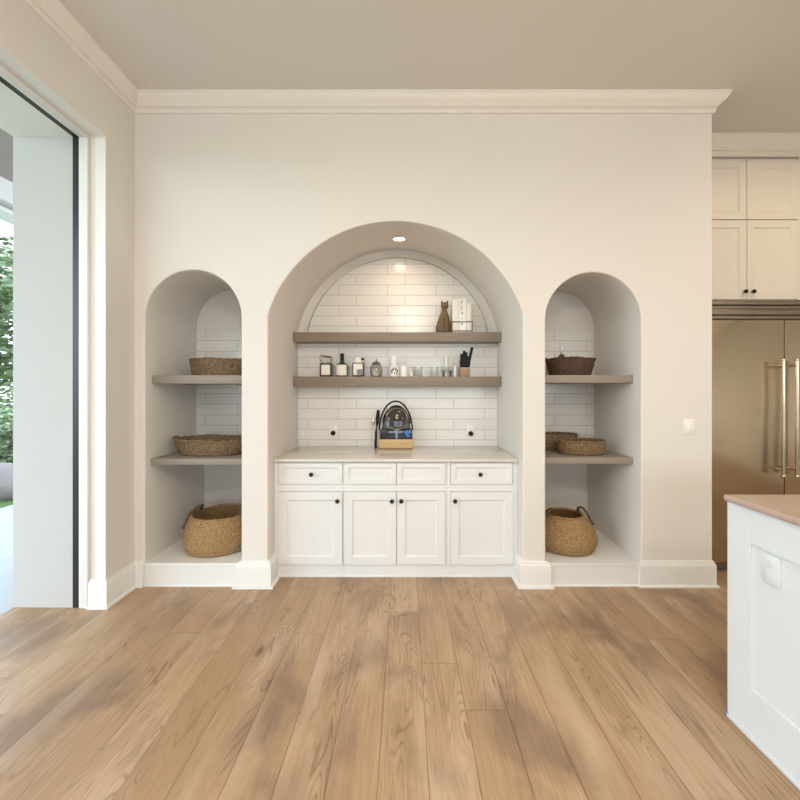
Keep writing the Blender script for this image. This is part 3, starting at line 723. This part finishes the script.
tumbler('tumbler', 'slim short white tumbler left of the knife block', SX(455), 0.016, 0.098, M['white'], group='cups on the arch shelf', cat='cup')
# knife block
kb = thing('knife_block', 'brown wooden knife block full of black knives at the right end of the lower shelf', 'knife block', (SX(464), SY-0.03, SZ))
k = MB().box(-0.045, -0.04, 0.0, 0.045, 0.04, 0.078, 0.006); k.build('block', M['block'], kb)
for i, (dx, dy, lean, hh) in enumerate(((-0.030, -0.022, -0.10, 0.075), (-0.010, -0.024, 0.02, 0.10), (0.012, -0.022, 0.10, 0.105), (0.030, -0.018, 0.16, 0.07), (-0.024, 0.004, -0.02, 0.135), (0.002, 0.006, 0.10, 0.15), (0.028, 0.010, 0.22, 0.200), (-0.006, 0.028, 0.04, 0.165), (0.018, 0.028, 0.14, 0.12))):
    kn = thing('knife', 'black handled knife in the wooden knife block', 'knife', (kb.location.x+dx, kb.location.y+dy, SZ+0.074), 0, 'knives in the block')
    hd = MB().box(-0.0125, -0.010, 0.008, 0.0125, 0.010, hh, 0.004, 2); hd.xf(Matrix.Rotation(lean, 4, 'Y')); hd.build('handle', M['blackp'], kn)
    bl = MB().box(-0.009, -0.0015, 0.0, 0.009, 0.0015, 0.014); bl.xf(Matrix.Rotation(lean, 4, 'Y')); bl.build('blade', M['steel'], kn)

# ------------------------------------------------------------------ figurine and books on the upper shelf
UZ = 1.970
fg = thing('animal_figurine', 'brown carved sitting cat figurine left of the white books on the upper shelf', 'figurine', ((443.2-405)*3.61/390, 3.61, UZ))
prof = [(0.058, 0), (0.066, 0.010), (0.068, 0.045), (0.062, 0.095), (0.050, 0.140), (0.038, 0.175), (0.028, 0.200), (0.024, 0.214)]
body = MB()
rings = []
for rr, z in prof:
    off = 0.010*(z/0.2)
    rings.append([(rr*math.cos(2*PI*i/36)+off, 0.78*rr*math.sin(2*PI*i/36)-0.012*(z/0.2), z) for i in range(36)])
body.loft(rings, True, True, True)
for s in (-1, 1):      # haunches, fore legs and paws
    body.ball((s*0.044, -0.004, 0.042), 0.036, (0.75, 1.05, 1.15))
    body.tube([(0.008+s*0.017, -0.046, 0.135), (0.008+s*0.019, -0.056, 0.07), (0.008+s*0.020, -0.058, 0.012)], [0.015, 0.012, 0.011], 12)
    body.ball((0.008+s*0.021, -0.066, 0.010), 0.014, (0.9, 1.3, 0.7))
body.build('body', M['bronze'], fg, sharp=60)
hd = MB().ball((0.012, -0.018, 0.252), 0.036, (1.0, 0.92, 0.98))
hd.ball((0.012, -0.048, 0.243), 0.016, (1.0, 0.8, 0.75)).lathe([(0.024, 0.205), (0.026, 0.225), (0.024, 0.235)], (0.010, -0.014, 0), 20)
hd.build('head', M['bronze'], fg, sharp=60)
for s in (-1, 1):
    er = MB().lathe([(0.013, 0), (0.010, 0.012), (0.001, 0.030)], seg=14); er.xf(Matrix.Translation((0.012+s*0.022, -0.014, 0.276)) @ Matrix.Rotation(s*0.25, 4, 'Y')); er.build('ear', M['bronze'], fg)
tl = MB().tube([(0.050, 0.030, 0.012), (0.070, 0.000, 0.012), (0.066, -0.040, 0.012), (0.040, -0.056, 0.012)], [0.011, 0.011, 0.010, 0.006], 10); tl.build('tail', M['bronze'], fg, sharp=60)

by = 3.612
def BX(px): return (px-405)*by/390
for (p0, p1, hh, lab, mat) in ((451.6, 457.9, 0.300, 'first white book, nearest the cat figurine', 0), (458.1, 464.9, 0.305, 'middle white book with dark lettering down its spine', 1), (465.1, 469.8, 0.262, 'short white book at the right end of the row', 2)):
    bk = thing('book', lab, 'book', ((BX(p0)+BX(p1))/2, by, UZ), 0, 'white books on the upper shelf')
    hw = (BX(p1)-BX(p0))/2
    MB().box(-hw, -0.075, 0, -hw+0.004, 0.070, hh, 0.001).box(hw-0.004, -0.075, 0, hw, 0.070, hh, 0.001).box(-hw, -0.079, 0, hw, -0.074, hh, 0.002).build('cover', M['paper'] if mat != 1 else M['white'], bk)
    MB().box(-hw+0.004, -0.074, 0.004, hw-0.004, 0.066, hh-0.004).build('pages', M['white'], bk)
    if mat == 1:
        yq = -0.0796; x0 = -hw*0.25
        for strokes in (((-0.006, 0.268, 0.004, 0.036), (0.003, 0.284, 0.016, 0.004), (0.002, 0.270, 0.010, 0.004)),
                        ((-0.004, 0.222, 0.004, 0.030), (0.003, 0.235, 0.014, 0.004), (0.003, 0.209, 0.014, 0.004)),
                        ((-0.004, 0.176, 0.004, 0.030), (0.003, 0.182, 0.012, 0.004), (0.008, 0.172, 0.004, 0.022)),
                        ((-0.006, 0.128, 0.004, 0.024),),
                        ((0.0, 0.082, 0.026, 0.004), (-0.006, 0.074, 0.004, 0.016), (0.006, 0.074, 0.004, 0.016))):
            s_ = MB()
            for x, z, w_, h_ in strokes: s_.box(x0+x-w_/2, yq, z-h_/2, x0+x+w_/2, yq+0.001, z+h_/2)
            s_.build('lettering', M['ink'], bk)
rk = thing('book_rack', 'dark metal rack with two thin rails across the fronts of the white books', 'rack', ((BX(451)+BX(470.6))/2, by, UZ))
x0, x1 = BX(451.2)-rk.location.x-0.004, BX(470.2)-rk.location.x+0.004
for z in (0.095, 0.012):
    MB().tube([(x0, -0.088, z), (x1, -0.088, z)], 0.0045, 8).build('rail', M['bronze'], rk)
for x in (x0, x1):
    MB().tube([(x, -0.088, 0.0), (x, -0.088, 0.100)], 0.0035, 8).build('post', M['bronze'], rk)

# ------------------------------------------------------------------ appliance on the counter
CZ = 0.919
ay = 3.60
ap = thing('countertop_appliance', 'dark glass-domed appliance with a black hoop handle on a honey wood base', 'appliance', (-0.080, ay, CZ))
MB().box(-0.160, -0.085, 0.0, 0.158, 0.075, 0.084, 0.010, 3).build('wooden_base', M['board'], ap)
MB().box(-0.150, -0.078, 0.083, 0.146, 0.070, 0.172, 0.014, 3).build('housing', M['navy'], ap)
MB().box(-0.006, -0.0805, 0.090, 0.012, -0.076, 0.166, 0.002).build('panel', M['paleblue'], ap)
bl = MB().ball((0.098, -0.072, 0.140), 0.022, (1, 0.6, 1.3)).ball((0.106, -0.074, 0.112), 0.016, (1.2, 0.6, 0.8)); bl.build('blue_dial', M['blue'], ap)
gd = MB().lathe([(0.136, 0.170), (0.134, 0.230), (0.118, 0.290), (0.088, 0.345), (0.045, 0.380), (0.010, 0.390)], seg=40, sy=0.5); gd.build('glass_dome', M['glass'], ap)
dr = MB().lathe([(0.050, -0.045), (0.088, -0.038), (0.096, -0.020), (0.096, 0.020), (0.088, 0.036), (0.050, 0.040)], seg=40)
dr.xf(Matrix.Translation((0.004, 0.0, 0.268)) @ Matrix.Rotation(PI/2, 4, 'X')); dr.build('drum', M['charcoal'], ap)
MB().ball((0.006, -0.042, 0.272), 0.026, (1, 0.6, 1)).build('drum_hub', M['steel'], ap)
hoop = []
for i in range(41):
    a = PI*i/40
    hoop.append((-0.004+0.150*math.cos(a)*(1.0-0.10*math.sin(a)), -0.066, 0.165+0.262*math.sin(a)**0.85))
MB().tube(hoop, 0.0075, 10).build('handle', M['blackp'], ap)
rim = [(0.004+0.094*math.cos(2*PI*i/48), -0.036, 0.268+0.094*math.sin(2*PI*i/48)) for i in range(48)]
MB().tube(rim, 0.005, 8, closed=True).build('bezel', M['steel'], ap)
ut = thing('spatula', 'long black utensil leaning upright against the left of the counter appliance', 'utensil', (-0.268, 3.575, CZ))
u = MB().tube([(0.0, -0.02, 0.004), (0.004, -0.012, 0.15), (0.012, 0.006, 0.22)], [0.011, 0.010, 0.011], 10)
u.tube([(0.012, 0.006, 0.215), (0.018, 0.014, 0.28), (0.022, 0.020, 0.345)], [0.013, 0.018, 0.013], 12).build('shaft', M['blackp'], ut)
u = MB().box(-0.012, -0.004, 0.0, 0.012, 0.004, 0.070, 0.003); u.xf(Matrix.Translation((-0.001, -0.018, 0.0)) @ Matrix.Rotation(-0.05, 4, 'X')); u.build('blade', M['bronze'], ut)
ut2 = thing('spoon', 'slim pale metal utensil leaning left of the black one on the counter', 'utensil', (-0.292, 3.60, CZ))
MB().tube([(0.006, -0.02, 0.004), (0.0, 0.0, 0.16), (-0.002, 0.006, 0.205)], 0.0035, 8).build('shaft', M['steel'], ut2)
MB().ball((-0.003, 0.008, 0.235), 0.020, (0.7, 0.25, 1.7)).build('bowl', M['steel'], ut2)

# ------------------------------------------------------------------ outdoors beyond the door
struct(MB().box(-5.0, -8, -0.10, OUTX, 9, -0.02).build('patio', M['patio']))
struct(MB().box(-40, -30, -0.5, -5.0, 40, -0.10).build('lawn', M['lawn']))
struct(MB().box(-7.2, -6, 4.85, OUTX, 12, 4.95).build('porch_ceiling', M['pceil']))
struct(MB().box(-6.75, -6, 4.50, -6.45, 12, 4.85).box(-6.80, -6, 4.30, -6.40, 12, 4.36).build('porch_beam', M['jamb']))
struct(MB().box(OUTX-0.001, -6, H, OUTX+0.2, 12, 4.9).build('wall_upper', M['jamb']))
def leaves(mb, c, rad, n, size):
    for _ in range(n):
        while True:
            p = Vector((random.uniform(-1, 1), random.uniform(-1, 1), random.uniform(-1, 1)))
            if 0.35 < p.length < 1 + 0.15*math.sin(9*p.x+5*p.z): break
        q = Vector((c[0]+p.x*rad[0], c[1]+p.y*rad[1], c[2]+p.z*rad[2]))
        R = Matrix.Rotation(random.uniform(0, 6.28), 3, 'Z') @ Matrix.Rotation(random.uniform(-1.2, 1.2), 3, 'X')
        s = size*random.uniform(0.6, 1.3)
        vs = [mb.bm.verts.new(q + R @ Vector(v)*s) for v in ((-0.5, 0, 0), (0, -0.28, 0.05), (0.5, 0, 0), (0, 0.28, 0.05))]
        mb.bm.faces.new(vs)
    return mb
for (x, y, h_, rr, lab) in ((-10.5, 10.6, 5.4, 2.1, 'leafy green tree seen through the doorway, nearest the porch'), (-15.0, 14.0, 6.6, 3.0, 'taller leafy tree behind the nearest tree beyond the porch')):
    t = thing('tree', lab, 'tree', (x, y, -0.1), 0, 'trees beyond the porch')
    leaves(MB(), (0, 0, h_*0.62), (rr, rr, h_*0.40), 5200, 0.24).build('foliage', M['leafA'], t, sharp=180)
    MB().tube([(0, 0, 0), (0.05, 0.03, h_*0.3), (0.0, 0.05, h_*0.6)], [0.16, 0.12, 0.07], 12).build('trunk', M['bark'], t)
for (x, y, rr, lab) in ((-6.9, 6.75, 0.6, 'round green shrub at the patio edge seen through the doorway'), (-8.6, 8.5, 1.1, 'larger green shrub behind the shrub at the patio edge')):
    t = thing('shrub', lab, 'shrub', (x, y, -0.1), 0, 'shrubs beyond the patio')
    leaves(MB(), (0, 0, rr*0.75), (rr, rr, rr*0.8), 2600, 0.12).build('foliage', M['leafB'], t, sharp=180)
    MB().tube([(0, 0, 0), (0.02, 0, rr*0.7)], [0.05, 0.03], 8).build('stem', M['bark'], t)
rk = MB().ball((0, 0, 0.22), 0.36, (1.1, 1.0, 0.75), 24, 16)
for v in rk.bm.verts: v.co *= 1+0.10*math.sin(7*v.co.x+4*v.co.y)*math.cos(6*v.co.z)
tag(rk.build('boulder', M['rock'], loc=(-5.72, 5.66, -0.12)), 'pale rounded boulder at the edge of the patio outside', 'rock')

# ------------------------------------------------------------------ light
W = bpy.data.worlds.new('sky'); S.world = W; W.use_nodes = True
nt = W.node_tree; bg = nt.nodes['Background']
tc = N(nt, 'ShaderNodeTexCoord'); sp = N(nt, 'ShaderNodeSeparateXYZ'); L(nt, tc.outputs['Generated'], sp.inputs[0])
mr = N(nt, 'ShaderNodeMapRange'); setin(mr, From_Min=-0.1, From_Max=0.8); L(nt, sp.outputs[2], mr.inputs[0])
L(nt, mixcol(nt, mr.outputs[0], (0.83, 0.925, 1.0), (0.66, 0.84, 1.0)), bg.inputs['Color'])
bg.inputs['Strength'].default_value = 5.1

def lamp(name, loc, power, size, col, spread=160):
    d = bpy.data.lights.new(name, 'AREA'); d.shape = 'DISK'; d.size = size; d.energy = power; d.color = col; d.spread = math.radians(spread)
    o = bpy.data.objects.new(name, d); COL.objects.link(o); o.location = loc
    return o
WARM = (1.0, 0.87, 0.70)
lamp('arch_lamp', (-0.05, ls_y-0.001, zs-0.012), 1.7, 0.09, (1.0, 0.78, 0.55))
for x in (-1.1, 0.9, 3.1):
    for y in (0.6, -0.9, -2.5):
        lamp('ceiling_lamp', (x, y, H-0.01), 10, 0.14, WARM)
lamp('ceiling_lamp', (3.3, 2.35, H-0.01), 9, 0.14, (1.0, 0.80, 0.58))
def warm_light(loc, power, col, rad=0.12):  # added point fill brightening ceiling and upper wall, no fixture behind it
    d = bpy.data.lights.new('fill_point', 'POINT'); d.energy = power; d.color = col; d.shadow_soft_size = rad
    o = bpy.data.objects.new('fill_point', d); COL.objects.link(o); o.location = loc
warm_light((0.1, -0.9, 2.9), 66, (1.0, 0.91, 0.80), 0.2)
warm_light((2.0, -0.7, 2.4), 35, (1.0, 0.88, 0.74), 0.15)
# soft daylight at the big openings (the sky itself, sampled as portals)
def portal(loc, rot, sx, sy):
    d = bpy.data.lights.new('sky_portal', 'AREA'); d.shape = 'RECTANGLE'; d.size = sx; d.size_y = sy
    d.cycles.is_portal = True
    o = bpy.data.objects.new('sky_portal', d); COL.objects.link(o); o.location = loc; o.rotation_euler = rot
portal((OUTX-0.01, (DOOR_Y+DOOR_N)/2, DOOR_H/2), (0, -PI/2, 0), DOOR_H, DOOR_Y-DOOR_N)
portal((-0.3, YB-0.22, 1.7), (PI/2, 0, 0), 2.6, 1.4)
portal((2.9, YB-0.22, 1.7), (PI/2, 0, 0), 2.6, 1.4)

# ------------------------------------------------------------------ camera
cd = bpy.data.cameras.new('camera'); cam = bpy.data.objects.new('camera', cd); COL.objects.link(cam)
cam.location = (0, 0, 1.457); cam.rotation_euler = (PI/2, 0, 0)
cd.sensor_width = 36; cd.lens = 390/800*36
cd.shift_x = -5/800; cd.shift_y = -11/800
cd.clip_start = 0.05; cd.clip_end = 200
S.camera = cam
vs = S.view_settings
vs.view_transform = 'Standard'; vs.look = 'None'; vs.gamma = 1.0; vs.use_curve_mapping = False; vs.exposure = 0.14
